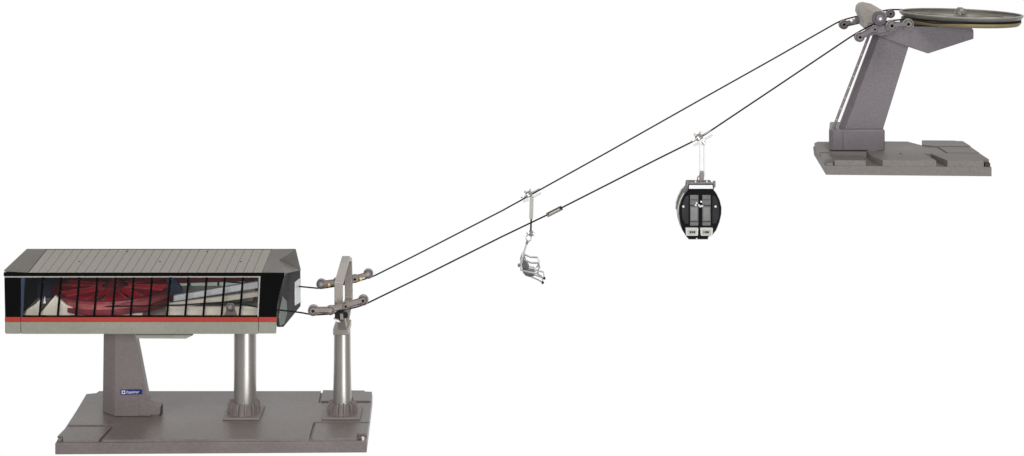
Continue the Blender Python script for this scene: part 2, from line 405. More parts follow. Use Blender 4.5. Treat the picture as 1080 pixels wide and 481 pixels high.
# silver acceleration beams rising to the right, roller plate and post
MB().pxz([(183, 318), (183, 312), (272, 297), (272, 304)], 28, 33).build('rope_beam', M_white, st, 0.4)
MB().pxz([(178, 326), (178, 320), (272, 308), (272, 313)], 20, 24).build('rope_beam', M_cream, st, 0.4)
MB().pxz([(175, 333), (175, 324), (272, 324), (272, 333)], 4, 8).build('rope_beam', M_cream, st, 0.4)
MB().pxz([(186, 299), (186, 292), (272, 292), (272, 296.5)], 60, 64).build('ceiling_rail', M_wdark, st)
MB().pxz([(176, 312), (176, 293), (184, 293), (192, 305), (190, 312)], 40, 44).build('motor_box', M_navy, st)
MB().pxz([(256, 318), (256, 300), (268, 297), (270, 310), (266, 318)], 30, 42).build('motor_box', M_link, st, 0.5)
roller(st, 243, 323.5, YF+1.5, 4.6, M_bolts)
MB().pxz([(236, 333), (241, 322), (246, 322), (250, 333)], 2.5, 4).build('roller_bracket', M_link, st)
# the drive wheel: two flanges, rope groove, spokes, hub and shaft
wc = Vector((106, YC, 158)); WR = 68
wh = MB().ring(WR, WR-7, 3.6, 6.0, wc).build('drive_wheel', M_wdark, st, 0.4)
MB().ring(WR-4, WR-12, -3.4, 3.4, wc).build('wheel_rim', M_wpink, wh)
MB().ring(WR-1, WR-9, -8.5, -3.6, wc).build('wheel_flange', M_wdark, wh, 0.4)
for k in range(8):
    a = 2*math.pi*(k+0.3)/8; a2 = a+0.23; u = Vector((math.cos(a), math.sin(a), 0)); v = Vector((-u.y, u.x, 0))
    u2 = Vector((math.cos(a2), math.sin(a2), 0)); u0 = Vector((math.cos(a-0.23), math.sin(a-0.23), 0))
    zt_ = Vector((0, 0, 4.4)); zb_ = Vector((0, 0, -1.0))
    L = [wc+u*12-v*3, wc+u0*(WR-8), wc+u*(WR-6), wc+u2*(WR-8), wc+u*12+v*3]
    MB().poly([[p+zb_ for p in L], [p+zt_ for p in L]]).build('spoke', M_wred, wh, 0.4)
    for uu in (u0, u2): MB().tube([wc+u*13+Vector((0, 0, 4.6)), wc+uu*(WR-8)+Vector((0, 0, 4.6))], 0.7, 8).build('spoke_rib', M_wpink, wh)
MB().lathe([(13, -8), (14, -6), (14, 5), (9, 7), (5, 11), (5, 14)], wc, 'Z', 40).build('hub', M_wdark, wh)
MB().cyl(wc+Vector((0, 0, -26)), wc+Vector((0, 0, -6)), 7).build('shaft', M_bolts, st)
# silver tray under the hall
MB().poly([[pp(143, 353.5, 12), pp(204, 353.5, 12), pp(204, 349, 40), pp(143, 349, 40)],
           [pp(144, 357, 12), pp(196, 357.3, 12), pp(196, 353, 40), pp(144, 353, 40)]]).build('under_tray', M_trim, st, 0.3)
# support pillar
def loft_plan(b, t): return MB().poly([[Vector(p) for p in b], [Vector(p) for p in t]])
zp = 21.8
def xat(px, Y): return CX+(px-CX)*kk(Y)
bY, tY = 53, 53
b = [(xat(108.3, 66), 66, zp), (xat(121.0, bY), bY, zp), (xat(159.5, bY), bY, zp), (xat(160.5, 86), 86, zp), (xat(109, 86), 86, zp)]
zt1 = zbot+2
t = [(xat(109.6, 62), 62, zt1), (xat(121.6, tY), tY, zt1), (xat(137.5, tY), tY, zt1), (xat(139.8, 84), 84, zt1), (xat(110.4, 84), 84, zt1)]
pil = loft_plan(b, t).build('pillar', M_pil, st, 1.2, 3)
toe = [(150, 438.2), (168.6, 437.2), (168.9, 429.2), (167.8, 428.2), (160, 427.8), (156.5, 425.5), (153.6, 421), (151.5, 414), (150, 405), (146, 405), (146, 438.2)]
MB().pxz(toe, bY-0.6, bY+12).build('pillar_toe', M_pil, pil, 0.5)
MB().lathe([(2.0, 0), (2.0, 1.2), (1.4, 1.6)], pp(164, 426.5, bY+8)+Vector((0, 0, -0.6)), 'Z', 12).build('screw', M_bolt, pil)
MB().poly([[(fx(168.7, 0, 53), 54, zp), (fx(170.6, 0, 60), 60, zp), (fx(170.6, 0, 60), 66, zp), (fx(168, 0, 66), 66, zp)],
           [(fx(168.7, 0, 53), 54, zp+9), (fx(170.6, 0, 60), 60, zp+9), (fx(170.6, 0, 60), 66, zp+9), (fx(168, 0, 66), 66, zp+9)]]).build('toe_cap', M_bolt, pil)
# blue maker's sticker with white lettering
rot = math.radians(1.6)
sc = pp(138.6, 413.6, bY-1.0)
def stk(u, v, y=0): return Vector((sc.x+(u*math.cos(rot)-v*math.sin(rot))*kk(bY), sc.y+y, sc.z+(u*math.sin(rot)+v*math.cos(rot))*kk(bY)))
sl = math.radians(0)
sb = MB().poly([[stk(-11.4, -2.5), stk(11.4, -2.5), stk(11.4, 2.5), stk(-11.4, 2.5)], [stk(-11.4, -2.5, 1.2), stk(11.4, -2.5, 1.2), stk(11.4, 2.5, 1.2), stk(-11.4, 2.5, 1.2)]]).build('sticker', M_blue, pil)
MB().poly([[stk(-10.2, -1.7, -0.15), stk(-6.6, -1.7, -0.15), stk(-6.6, 1.9, -0.15), stk(-10.2, 1.9, -0.15)], [stk(-10.2, -1.7, 0.2), stk(-6.6, -1.7, 0.2), stk(-6.6, 1.9, 0.2), stk(-10.2, 1.9, 0.2)]]).build('emblem', M_ink, pil)
MB().poly([[stk(-9.3, -0.8, -0.3), stk(-7.6, -0.8, -0.3), stk(-7.2, 0.2, -0.3), stk(-7.6, 1.1, -0.3), stk(-9.3, 1.1, -0.3)], [stk(-9.3, -0.8, 0), stk(-7.6, -0.8, 0), stk(-7.2, 0.2, 0), stk(-7.6, 1.1, 0), stk(-9.3, 1.1, 0)]]).build('emblem', M_blue, pil)
text(pil, 'Doppelmayr', M_ink, stk(-5.9, -1.1, -0.1), 4.0, (math.pi/2, -rot, 0), 0.35, 0.1, 14.5)
# round silver column with ribbed foot
def foot(parent, px, half, Yc, base=zp, rc=12.0, hh=13.5, mat_=M_pil, hd=20):
    cx = xat(px, Yc); hx = half*kk(Yc)
    f = MB().poly([[(cx-hx, Yc-hd, base), (cx+hx, Yc-hd, base), (cx+hx, Yc+hd, base), (cx-hx, Yc+hd, base)],
                   [(cx-hx+0.6, Yc-hd+0.6, base+2.2), (cx+hx-0.6, Yc-hd+0.6, base+2.2), (cx+hx-0.6, Yc+hd-0.6, base+2.2), (cx-hx+0.6, Yc+hd-0.6, base+2.2)]]).build('foot', mat_, parent, 0.4)
    MB().lathe([(rc+3.4, base+2.0), (rc+2.4, base+5), (rc+1.0, base+hh)], (cx, Yc, 0), 'Z', 40).build('collar', mat_, f)
    for k in range(12):
        a = 2*math.pi*(k+0.5)/12; u = Vector((math.cos(a), math.sin(a), 0)); v = Vector((-u.y, u.x, 0))*0.85
        c = Vector((cx, Yc, 0))
        L = [c+u*rc+Vector((0, 0, base+2)), c+u*(rc+6.2)+Vector((0, 0, base+2)), c+u*(rc+5.6)+Vector((0, 0, base+hh-2)), c+u*(rc+3.6)+Vector((0, 0, base+hh+1.4)), c+u*rc+Vector((0, 0, base+hh+1.0))]
        MB().poly([[p-v for p in L], [p+v for p in L]]).build('rib', mat_, f, 0.25)
    return f
cx = xat(258.5, YC)
MB().lathe([(12.2, zp+4), (12.0, zt1)], (cx, YC, 0), 'Z', 64).build('round_column', M_col, st)
foot(st, 257.3, 19.8, YC, hd=19)

# ------------------------------------------------------------------ rope mast
ms = root('rope_mast', 'short silver round mast with angled ring head carrying roller trains, right of the hall', 'mast', (xat(362, YC), YC, zp))
cx = xat(361, YC); ztop = fz(343, YC)
MB().lathe([(10.6, zp+4), (9.8, zp+30), (9.2, zp+60), (8.9, ztop)], (cx, YC, 0), 'Z', 64).build('mast_pole', M_col, ms)
foot(ms, 361, 20.5, YC, rc=10.6, hh=13, hd=18)
# ring head: flat bar frame running across the ropes
pts = [(YC-14, ztop-2), (3, fz(320, 3)), (3, fz(297.5, 3)), (84, fz(270, 84)), (112, fz(272, 112)), (122, fz(306, 122)), (122, fz(316, 122)), (YC+14, ztop-2)]
cen = Vector((YC, 0.5*(fz(320, 3)+fz(297, 3))))
inner = []
P2 = [Vector(p) for p in pts]
n = len(P2)
def offset_in(P, d):
    res = []
    for i in range(len(P)):
        a, b, c = P[i-1], P[i], P[(i+1) % len(P)]
        n1 = Vector((-(b-a).y, (b-a).x)).normalized(); n2 = Vector((-(c-b).y, (c-b).x)).normalized()
        if n1.dot(Vector((YC, 165))-b) < 0: n1 = -n1
        if n2.dot(Vector((YC, 165))-b) < 0: n2 = -n2
        h = (n1+n2).normalized(); res.append(b+h*(d/max(0.4, h.dot(n1))))
    return res
I2 = offset_in(P2, 5.0)
hd = MB()
xa, xb = cx-2.6, cx+6.2
def ringloop(i): return [Vector((xa, P2[i].x, P2[i].y)), Vector((xb, P2[i].x, P2[i].y)), Vector((xb, I2[i].x, I2[i].y)), Vector((xa, I2[i].x, I2[i].y))]
hd.poly([ringloop(i) for i in range(n)]+[ringloop(0)], cap=False)
hd.build('ring_head', M_head, ms, 0.7)
MB().box(cx-8.5, cx+8.5, YC-16, YC+16, ztop-6, ztop+1.5).build('head_plate', M_head, ms, 0.8)
# near roller train (rope runs under the rollers)
mb = MB(); linkbar(mb, [(331, 327.2), (349, 327)], YF-2.8, 2.0); linkbar(mb, [(349, 326), (366, 322)], YF-2.2, 2.6, 0.5); linkbar(mb, [(365, 322.2), (383, 316.6)], YF-2.8, 2.2)
linkbar(mb, [(331, 327.2), (349, 327)], YF+2.8, 3.6); linkbar(mb, [(349, 326), (383, 317)], YF+2.9, 3.6)
mb.build('roller_frame', M_link, ms, 0.25)
for (a, b_, r) in ((330.6, 327.2, 5.8), (348.6, 327, 5.0), (365, 322.3, 4.8), (383, 316.4, 5.6)):
    roller(ms, a, b_, YF, r, M_bolts if a in (348.6,) else M_bolt, thick=4.2)
MB().cyl(pp(357, 322, YF+2), pp(357, 322, 12), 2.4).build('axle', M_bolt, ms)
mb = MB(); mb.pxz([(353, 331), (355, 329.4), (365, 329), (367.5, 331), (366.5, 335.5), (362.5, 336), (361.5, 338.5), (358.5, 338.5), (357, 336), (353, 335.5)], YF+0.5, YF+7)
br_ = mb.build('rope_catcher', M_bolt, ms, 0.3)
MB().pxz([(351.5, 336.3), (357, 337.8), (358.8, 340), (356, 339.6), (352, 338)], YF-0.5, YF+5).build('catcher_lip', M_white, br_)
MB().pxz([(358.6, 331), (361.6, 331), (362.3, 337), (359, 337.4)], YF-1, YF+0.4).build('catcher_clip', M_link, br_)
MB().poly([[pp(357, 333, YF+6), pp(363, 333, YF+6), pp(363, 337, YF+6), pp(357, 337, YF+6)], [Vector((cx-3, YC-9, pp(0, 336, YC-9).z+5)), Vector((cx+3, YC-9, pp(0, 336, YC-9).z+5)), Vector((cx+3, YC-9, pp(0, 336, YC-9).z)), Vector((cx-3, YC-9, pp(0, 336, YC-9).z))]]).build('catcher_arm', M_head, ms)
# far roller train
mb = MB(); linkbar(mb, [(339, 299.5), (357, 297.5)], YB+2.8, 3.4); linkbar(mb, [(339, 299.5), (357, 297.5)], YB-2.8, 2.0); linkbar(mb, [(357, 297.5), (374.5, 294)], YB-2.9, 3.6); linkbar(mb, [(374.5, 294), (388.4, 289)], YB-2.8, 1.8)
linkbar(mb, [(357, 297.5), (388.4, 289)], YB+2.9, 2.4)
mb.build('roller_frame', M_link, ms, 0.25)
for (a, b_, r) in ((339, 299.3, 5.3), (355.5, 297.4, 4.8), (374.5, 293.8, 4.4), (388.4, 288.6, 5.2)):
    roller(ms, a, b_, YB, r, M_bolts, thick=4.2)
for a, b_ in ((346.8, 300), (380.3, 293.6)):
    MB().lathe([(1.5, -4.6), (2.2, -4.2), (2.2, -2.9)], pp(a, b_, YB), 'Y', 16).build('bolt', M_brass, ms)

# ------------------------------------------------------------------ upper base slab
ub = root('base_plate', 'narrower olive grey base plate of stepped strips under the leaning column', 'base plate', (944, 38, 299), math.radians(-2.4))
k0 = kk(-15)
def ux(px): return CX+(px-CX)*k0
zb, z1_ = 299.0, 315.0
ya, yb_ = -15.0, 90.0
X0, X1 = ux(874), ux(1047)
MB().poly([[(X0, ya+0.45, zb), (X1, ya+0.45, zb), (X1, yb_, zb), (X0+5, yb_, zb)], [(X0-0.5, ya+0.5, zb+9.5), (X1, ya+0.5, zb+9.5), (X1, yb_, zb+9.5), (X0+4, yb_, zb+9.5)]]).build('plate_body', M_ubase, ub, 0.2)
def plate(pts, h, z0=zb+9.52, bev=0.25): return MB().poly([[(a, b, z0) for a, b in pts], [(a, b, h) for a, b in pts]]).build('top_plate', M_ubase, ub, bev)
plate([(X0+9, ya+0.5), (ux(916), ya+0.5), (ux(916.5), ya+3.0), (X0+9, ya+3.0)], z1_-0.6, bev=0.4)
plate([(X0+9.5, ya+3.2), (ux(917), ya+3.2), (ux(921), 14), (ux(921), 30), (X0+9, 30)], z1_-4.6, bev=0.3)
plate([(X0+0.5, ya+9), (X0+8.8, ya+9), (X0+8.8, 22), (X0+0.5, 22)], z1_-0.6)
plate([(X0+1, 31), (ux(926), 31), (ux(926), yb_-1), (X0+9, yb_-1), (X0+4, yb_-9)], z1_-0.9)
plate([(ux(933.5), ya+0.5), (ux(989.5), ya+0.5), (ux(985), 22), (ux(1010), 22), (ux(1008), 56), (ux(1000), 56), (ux(983), yb_-1), (ux(926.6), yb_-1), (ux(926.6), 2)], z1_)
plate([(ux(1001), ya+0.5), (X1-8, ya+0.5), (X1-8, ya+8), (X1-0.5, ya+8), (X1-1.5, 24), (ux(992), 24)], z1_+0.2)
plate([(ux(1011), 25.5), (X1-1.5, 25.5), (X1-2, 57), (ux(1009), 57)], z1_+0.6)
plate([(ux(994), 65), (ux(1004), 58.5), (X1-2, 58.5), (X1-3, yb_-3), (ux(1037), yb_-3), (ux(1035), yb_-0.5), (ux(999), yb_-0.5)], z1_+1.4)
MB().box(X1-6.5, X1-1, ya+1.5, ya+7, zb+9, zb+13.5).build('corner_lug', M_seam, ub, 0.3)
MB().box(X0+1, X0+7.5, ya+1.5, ya+7.5, zb+9, zb+12.2).build('corner_lug', M_ubase, ub, 0.4)
MB().lathe([(0.9, 0), (0.9, 0.8)], (ux(960), 20, z1_-0.2), 'Z', 12).build('screw', M_seam, ub)

# ------------------------------------------------------------------ upper wheel support
us = root('wheel_support', 'mauve grey leaning column carrying a horizontal rope wheel on its arm', 'lift station', (xat(903, 60), 60, z1_+0.3))
zc = z1_+0.3
Yc0 = 38.0
blk = MB()
bx0, bx1 = xat(873.2, 46), xat(933.6, Yc0)
blkz = fz(136.8, Yc0)
zlow = fz(158.4, Yc0)
def octo(xa, xb, ya, yb, z, c=3): return [(xa, ya+c, z), (xa+c*1.3, ya, z), (xb-1.5, ya, z), (xb, ya+1.5, z), (xb, yb, z), (xa+(yb-ya)*0.225, yb, z)]
blk.poly([octo(bx0, bx1, Yc0, 86, zlow), octo(bx0, bx1, Yc0, 86, blkz-1.5), octo(bx0+1.2, bx1-0.8, Yc0+1, 85, blkz)])
blk.poly([octo(bx0+5, bx1-5, Yc0+5, 84, zc), octo(bx0+5, bx1-5, Yc0+5, 84, zlow+1)])
fb = blk.build('foot_block', M_ucol, us, 0.7)
MB().box(xat(889, Yc0)-0.25, xat(889, Yc0)+0.25, Yc0-0.1, Yc0+0.5, zlow+0.5, blkz-1.5).build('foot_seam', M_seam, fb)
MB().pxz([(916, 158.4), (925.5, 158.4), (924, 161), (919, 161.5)], Yc0-2, Yc0+6).build('foot_lug', M_ubase, fb, 0.3)
# leaning column with chamfered left edge
zA, zB = blkz-0.5, fz(40, Yc0+4)
def cplan(pl, pm, pr, z, Yf, Yd): return [(xat(pl, Yf+7), Yf+7, z), (xat(pm, Yf), Yf, z), (xat(pr, Yf), Yf, z), (xat(pr, Yf)+1, Yd, z), (xat(pl+1, Yd), Yd, z)]
# slopes read off the picture and continued to the arm
def colx(py, a, b): return a[0]+(b[0]-a[0])*(py-a[1])/(b[1]-a[1])
pyb = 137.0; 
L_ = ((920.5, 38), (884.5, 136)); Mi = ((927.0, 40), (891.5, 136)); R_ = ((959.5, 46), (931.6, 136))
rows = [137.5, 33]
loops = []
for py in rows:
    z = fz(py, Yc0+4); loops.append(cplan(colx(py, *L_), colx(py, *Mi), colx(py, *R_), z, Yc0+4, 80))
MB().poly(loops).build('leaning_column', M_ucol, us, 0.9)
MB().tube([pp(colx(137, (916.5, 38), (878.5, 136)), 137.5, 52), pp(917.5, 35, 52)], 1.6, 8).build('side_rail', M_pil, us)
for t in [i/9 for i in range(1, 9)]:
    a = pp(colx(137, (916.5, 38), (878.5, 136)), 137.5, 50.2).lerp(pp(917.5, 35, 50.2), t)
    MB().lathe([(0.55, -0.4), (0.55, 0.2)], a, 'Y', 8).build('rail_rivet', M_white, us)
# arm
arm = MB().pxz([(921.5, 31), (936, 27.8), (1023.4, 27.4), (1027, 32), (1027, 41), (979, 56.6), (957, 49.2), (926, 38.4)], Yc0+1, 84).build('arm', M_ucol, us, 0.8)
MB().pxz([(1003, 25.6), (1020, 25.6), (1021, 27.8), (1002, 27.8)], Yc0+6, 70).build('arm_slot', M_seam, us)
MB().pxz([(957, 23.0), (1014, 23.5), (1022, 24.2), (1022, 27.6), (957, 27.9)], Yc0+9, 78).build('bearing_plate', M_pil, us, 0.4)
# return wheel, tilted a touch
R1 = Matrix.Rotation(math.radians(1.15), 3, 'Y') @ Matrix.Rotation(math.radians(-1.4), 3, 'X')
uc = pp(1013.2, 14.8, YC)
uw = MB().lathe([(60, -4.2), (63.0, -3.0), (65.0, -0.4), (65.3, 0.7), (64.5, 1.0), (61.5, -2.4), (52, -3.4), (20, -2.6), (12, -2.2)][::-1], uc, 'Z', 96, R1).build('return_wheel', M_wgrey, us, smooth=50)
MB().lathe([(61, -6.6), (59.6, -6.0), (59.6, -3.4)], uc, 'Z', 96, R1).build('rope_groove', M_bolt, uw)
MB().lathe([(56, -10.2), (60.6, -10.0), (63.0, -7.0), (63.2, -5.8), (60.5, -5.4), (58, -5.4)], uc, 'Z', 96, R1).build('lower_flange', M_tan, uw, smooth=50)
MB().ring(65.2, 62.6, 0.2, 1.35, uc, 96, R1).build('wheel_lip', M_lobe, uw)
MB().ring(50, 47.0, -3.6, -2.4, uc, 96, R1).build('wheel_ring', M_wgrey, uw)
for k in range(6):
    a = 2*math.pi*(k+0.35)/6; u = Vector((math.cos(a), math.sin(a), 0)); v = Vector((-u.y, u.x, 0))*2.2
    L = [uc+R1 @ (u*9-v), uc+R1 @ (u*57-v*0.7), uc+R1 @ (u*57+v*0.7), uc+R1 @ (u*9+v)]
    MB().poly([[p+Vector((0, 0, -4.0)) for p in L], [p+Vector((0, 0, -1.9)) for p in L]]).build('spoke', M_wgrey, uw, 0.3)
hb = MB().lathe([(11, -3.2), (9, -1.6), (6.6, 0.0), (6.0, 4.6), (5.2, 6.0), (2.0, 6.4)], uc, 'Z', 32, R1).build('hub', M_wgrey, uw, 0.2)
MB().lathe([(3.0, 6.0), (3.0, 7.6)], uc+Vector((-0.5, 0, 0)), 'Z', 6).build('hub_bolt', M_bolts, hb, 0.2)
MB().lathe([(2.2, -9), (2.2, -6.5)], uc+Vector((0, -1, 6.4-3)), 'Y', 16).build('hub_knob', M_bolts, hb)
MB().cyl(uc+Vector((0, 0, -20)), uc+Vector((0, 0, -3)), 5.5).build('shaft', M_bolt, us)
# warm grey rounded cross head joining both roller trains
lob = [(904.8, 12.5), (905.6, 7.0), (908.6, 3.9), (912.6, 2.9), (919.5, 4.3), (931.5, 11.3), (935.2, 15.6), (935.0, 21.5), (930, 27.0), (921.7, 30.8), (914, 31.5), (909.8, 27.8), (909.8, 21.0), (906.6, 16.8)]
lf = [pp(a, b, YC-10) for a, b in lob]
lc = sum(lf, Vector())/len(lf)
def scaled(L, s, y): return [Vector((lc.x+(p.x-lc.x)*s, y, lc.z+(p.z-lc.z)*s)) for p in L]
MB().poly([scaled(lf, 0.93, YC-12), scaled(lf, 0.99, YC-10.8), scaled(lf, 1, YC-9), scaled(lf, 0.97, YC+5), scaled(lf, 0.9, YC+7)]).build('cross_head', M_lobe, us, smooth=40)
MB().tube([pp(927, 22, YF+3), pp(926.0, 19.5, YC-12)], 3.6, 16).build('cross_tube', M_ucol, us)
MB().tube([pp(927, 20, YB-3), pp(925, 22, YC+9)], 3.6, 16).build('cross_tube', M_ucol, us)
# near roller train (rope runs over the rollers)
mb = MB()
linkbar(mb, [(906.4, 38.9), (922, 30.5)], YF-2.9, 2.0); linkbar(mb, [(912, 36), (940.5, 27.8)], YF+2.2, 3.6, 0.6); linkbar(mb, [(940, 27), (957.5, 25.2)], YF-2.9, 1.8)
linkbar(mb, [(906.4, 38.9), (922, 30.5)], YF+2.9, 3.4); linkbar(mb, [(921, 31), (957.5, 25.8)], YF+2.9, 3.4)
mb.build('roller_frame', M_ucol, us, 0.25)
for a, b_, r in ((906.4, 38.9, 5.4), (922, 30.8, 4.4), (940, 26.9, 5.9), (957.4, 25.3, 5.9)):
    roller(us, a, b_, YF, r, M_bolt, thick=4.2)
hx = pp(927.4, 19.4, YF-0.5)
hn = MB().lathe([(7.4, -1.5), (7.8, -1), (7.8, 3), (7.2, 3.5)], hx, 'Y', 9).build('pivot_plate', mat('mauve_dark', (0.075, 0.062, 0.072), 0.45), us, 0.8)
MB().lathe([(3.6, -3.4), (4.4, -2.8), (4.4, -1)], hx, 'Y', 24).build('pivot_washer', M_ucol, hn)
MB().lathe([(1.4, -4.6), (1.7, -4.2), (1.7, -3)], hx, 'Y', 12).build('pivot_bolt', M_bolts, hn)
MB().pxz([(919, 33), (917, 27), (924, 22), (934, 22), (941, 27), (938, 33), (928, 36)], YF+4, YF+6).build('carrier_plate', M_ucol, us, 0.5)
MB().pxz([(921, 36), (925, 28), (938, 28), (944, 31), (944, 36), (928, 38)], YF+4.5, Yc0+3).build('carrier_block', M_ucol, us, 0.6)
# far roller train
mb = MB(); linkbar(mb, [(889.7, 25.8), (905, 20.5)], YB-2.9, 1.8); linkbar(mb, [(905, 21), (922, 20)], YB-2.0, 3.8, 0.9); linkbar(mb, [(922, 18.5), (939, 14.4)], YB-2.9, 1.8)
linkbar(mb, [(889.7, 25.8), (939, 14.9)], YB+2.9, 3.0)
mb.build('roller_frame', M_ucol, us, 0.25)
for a, b_, r in ((889.7, 25.8, 5.1), (907, 20.5, 4.6), (923, 17, 4.6), (939, 14.4, 4.7)):
    roller(us, a, b_, YB, r, M_bolts, thick=4.2)
MB().lathe([(1.6, -5.0), (3.0, -4.6), (3.0, -2.9)], pp(898.9, 22.3, YB), 'Y', 20).build('washer', M_bolts, us)

# ------------------------------------------------------------------ rope loop
near = [(122, 317.0), (190, 318.3), (238, 318.6), (247, 318.9), (270, 323.5), (292, 326.6), (318, 329.8), (330.6, 332.2), (348.6, 331.2), (357, 329.2), (366, 326.4), (377, 323.6), (384, 321.2),
        (388, 319.5), (450, 289.3), (530, 249.3), (585, 222.9), (640, 195), (690, 169.5), (732, 148.6), (738, 145.3), (745, 140.9), (820, 90.7), (860, 63.8), (895, 40.3), (903, 35.3), (908, 32.4), (918, 27.0), (928, 24.2), (940, 21.7), (957.4, 20.1), (985, 19.9)]
far = [(122, 300.5), (270, 299.8), (317, 302.3), (335, 304.0), (341, 303.9), (355.5, 301.6), (374.5, 297.6), (386, 293.9), (392, 292), (396, 290.3), (436, 270.4), (450, 263.2), (530, 222), (559, 206), (640, 161), (740, 104.5), (819, 60.2),
       (860, 36.8), (882, 24.3), (888, 21.6), (893, 20.0), (907, 16.4), (923, 12.8), (939, 10.1), (952, 10.2), (985, 10.6)]
P = [pp(a, b, YF) for a, b in near]
uz = uc.z-4.4
P[-1].z = uz+1.6
Q = [pp(a, b, YB) for a, b in far]
Q[-1].z = uz-1.0; 
P[0] = Vector((106, YF, 158)); Q[0] = Vector((106, YB, 158)); P[1].z = 159.5
arc_u = [uc+R1 @ Vector((62.2*math.sin(t), -62.2*math.cos(t), -4.4)) for t in [math.pi*i/32 for i in range(0, 33)]]
arc_l = [Vector((106-63*math.sin(t), YC+63*math.cos(t), 158)) for t in [math.pi*i/32 for i in range(1, 32)]]
path = P+arc_u+Q[::-1]+arc_l
def densify(L):
    r = []
    for i in range(len(L)):
        a, b = L[i], L[(i+1) % len(L)]; n = max(1, int((b-a).length/25))
        for k in range(n): r.append(a.lerp(b, k/n))
    return r
rp = MB().tube(densify(path), 0.84, 8, closed=True).build('haul_rope', M_rope, None, origin=(540, YC, 280), smooth=60)
tagobj(rp, 'thin black haul rope looping around both wheels and climbing between the two stations', 'rope')
# rope connector on the near strand
a, b_ = pp(577.5, 226.8, YF), pp(592, 219.4, YF); d = (b_-a).normalized(); nrm = Vector((-d.z, 0, d.x))
cn = root('rope_connector', 'small open rectangular rope clasp clipped on the lower strand right of the chair', 'rope clasp', tuple((a+b_)/2))
MB().tube([a+nrm*1.7, b_+nrm*1.7], 0.75, 8).build('clasp_bar', M_seam, cn)
MB().tube([a-nrm*1.7, b_-nrm*1.7], 0.75, 8).build('clasp_bar', mat('clasp_brown', (0.16, 0.12, 0.10), 0.4), cn)
MB().tube([a-nrm*2.2, a+nrm*2.2], 0.9, 8).build('clasp_end', M_pil, cn); MB().tube([b_-nrm*2.2, b_+nrm*2.2], 0.9, 8).build('clasp_end', M_bolt, cn)
MB().tube([a.lerp(b_, .12), a.lerp(b_, .88)], 1.15, 8).build('clasp_sleeve', M_trim, cn)

# ------------------------------------------------------------------ grip (shared by both carriers)
def grip(parent, px, py, Y, ang, pale=M_pale):
    c = pp(px, py, Y); u = Vector((math.cos(ang), 0, math.sin(ang))); v = Vector((-u.z, 0, u.x))
    def q(a, b, y=0): return c+u*a+v*b+Vector((0, y, 0))
    g = MB().poly([[q(-4, -1.6, -3), q(3, -1.6, -3), q(4, 0.5, -3), q(2, 4.0, -3), q(-3, 4.2, -3), q(-4.6, 1.5, -3)], [q(-4, -1.6, 3), q(3, -1.6, 3), q(4, 0.5, 3), q(2, 4.0, 3), q(-3, 4.2, 3), q(-4.6, 1.5, 3)]]).build('grip', M_sheave, parent, 0.4)
    MB().tube([q(-10, 2.6, -3.4), q(-5, 1.4, -3.4), q(-2, 2.8, -3.4)], 0.9, 8).build('grip_wire', M_chrome, g)
    MB().tube([q(2, 2.6, -3.4), q(7, 1.8, -3.4), q(14, 1.9, -3.4)], 0.75, 8).build('grip_wire', M_chrome, g)
    MB().tube([q(-10, -2.6, -4.2), q(-3, -3.2, -4.2)], 1.2, 8).build('guide_bar', pale, g)
    MB().tube([q(3, -3.2, -4.2), q(13, -3.0, -4.2)], 1.1, 8).build('guide_bar', pale, g)
    MB().lathe([(1.0, -5), (1.9, -4.6), (1.9, -3)], q(-1.5, 1.4), 'Y', 14).build('grip_wheel', M_bolts, g)
    MB().lathe([(0.8, -5), (1.4, -4.6), (1.4, -3)], q(-7.4, 2.4), 'Y', 14).build('grip_wheel', M_bolts, g)
    MB().lathe([(0.8, -4), (1.3, -3.6), (1.3, 0)], q(-2.6, 6.0), 'Y', 14).build('grip_wheel', M_bolts, g)
    MB().lathe([(0.8, -4), (1.2, -3.6), (1.2, 0)], q(3.4, 5.0), 'Y', 14).build('grip_wheel', M_bolts, g)
    MB().tube([q(-2, 3, -1), q(-2.6, 6, -1)], 0.6, 6).build('grip_lever', M_pale, g)
    MB().tube([q(2, 3, -1), q(3.4, 5, -1)], 0.6, 6).build('grip_lever', M_pale, g)
    return g

# ------------------------------------------------------------------ gondola cabin
YG = YF; YG0, YG1 = YF-14, YF+12
gd = root('gondola_cabin', 'black glossy gondola cabin with smoked windows and pale ski boxes hanging from the lower strand', 'gondola', tuple(pp(739, 146, YG)))
grip(gd, 738, 145.5, YG, math.radians(31))
MB().tube([pp(738.2, 150, YG-4), pp(738.2, 186, YG-4)], 0.75, 8).build('hanger_rod', M_white, gd)
MB().tube([pp(742.8, 150, YG-4), pp(742.8, 186, YG-4)], 0.75, 8).build('hanger_rod', M_white, gd)
MB().pxz([(738.6, 149), (742.4, 149), (742.4, 184), (738.6, 184)], YG-3.6, YG-2.4).build('hanger_plate', M_white, gd)
MB().lathe([(1.2, -6), (2.0, -5.5), (2.0, -2)], pp(741.3, 149.4, YG), 'Y', 16).build('hanger_pin', M_bolts, gd)
MB().pxz([(738.7, 181), (742.2, 181), (742.8, 186), (742.0, 192.5), (738.2, 192.5), (738.0, 186)], YG-6.5, YG-1).build('damper', M_sheave, gd, 0.5)
MB().tube([pp(735.6, 194, YG-5), pp(735.8, 187, YG-5), pp(738, 185, YG-5)], 0.7, 8).build('damper_link', M_sheave, gd)
ol = [(727, 199.3), (751.5, 199.3), (756, 204.5), (759.4, 211.5), (761.2, 219), (761, 226), (759, 234.5), (755.6, 243), (751.2, 248.6), (747.2, 250.0), (746.8, 252.8), (726.5, 252.8), (724, 250), (719.6, 243), (717.2, 235), (716.2, 226), (716.6, 218.5), (718.8, 211.5), (722.4, 204.5)]
oc = pp(738.9, 226, YG0)
L0 = [pp(a, b, YG0) for a, b in ol]
def gs(s, y, dz=0): return [Vector((oc.x+(p.x-oc.x)*s, y, oc.z+(p.z-oc.z)*s)) for p in L0]
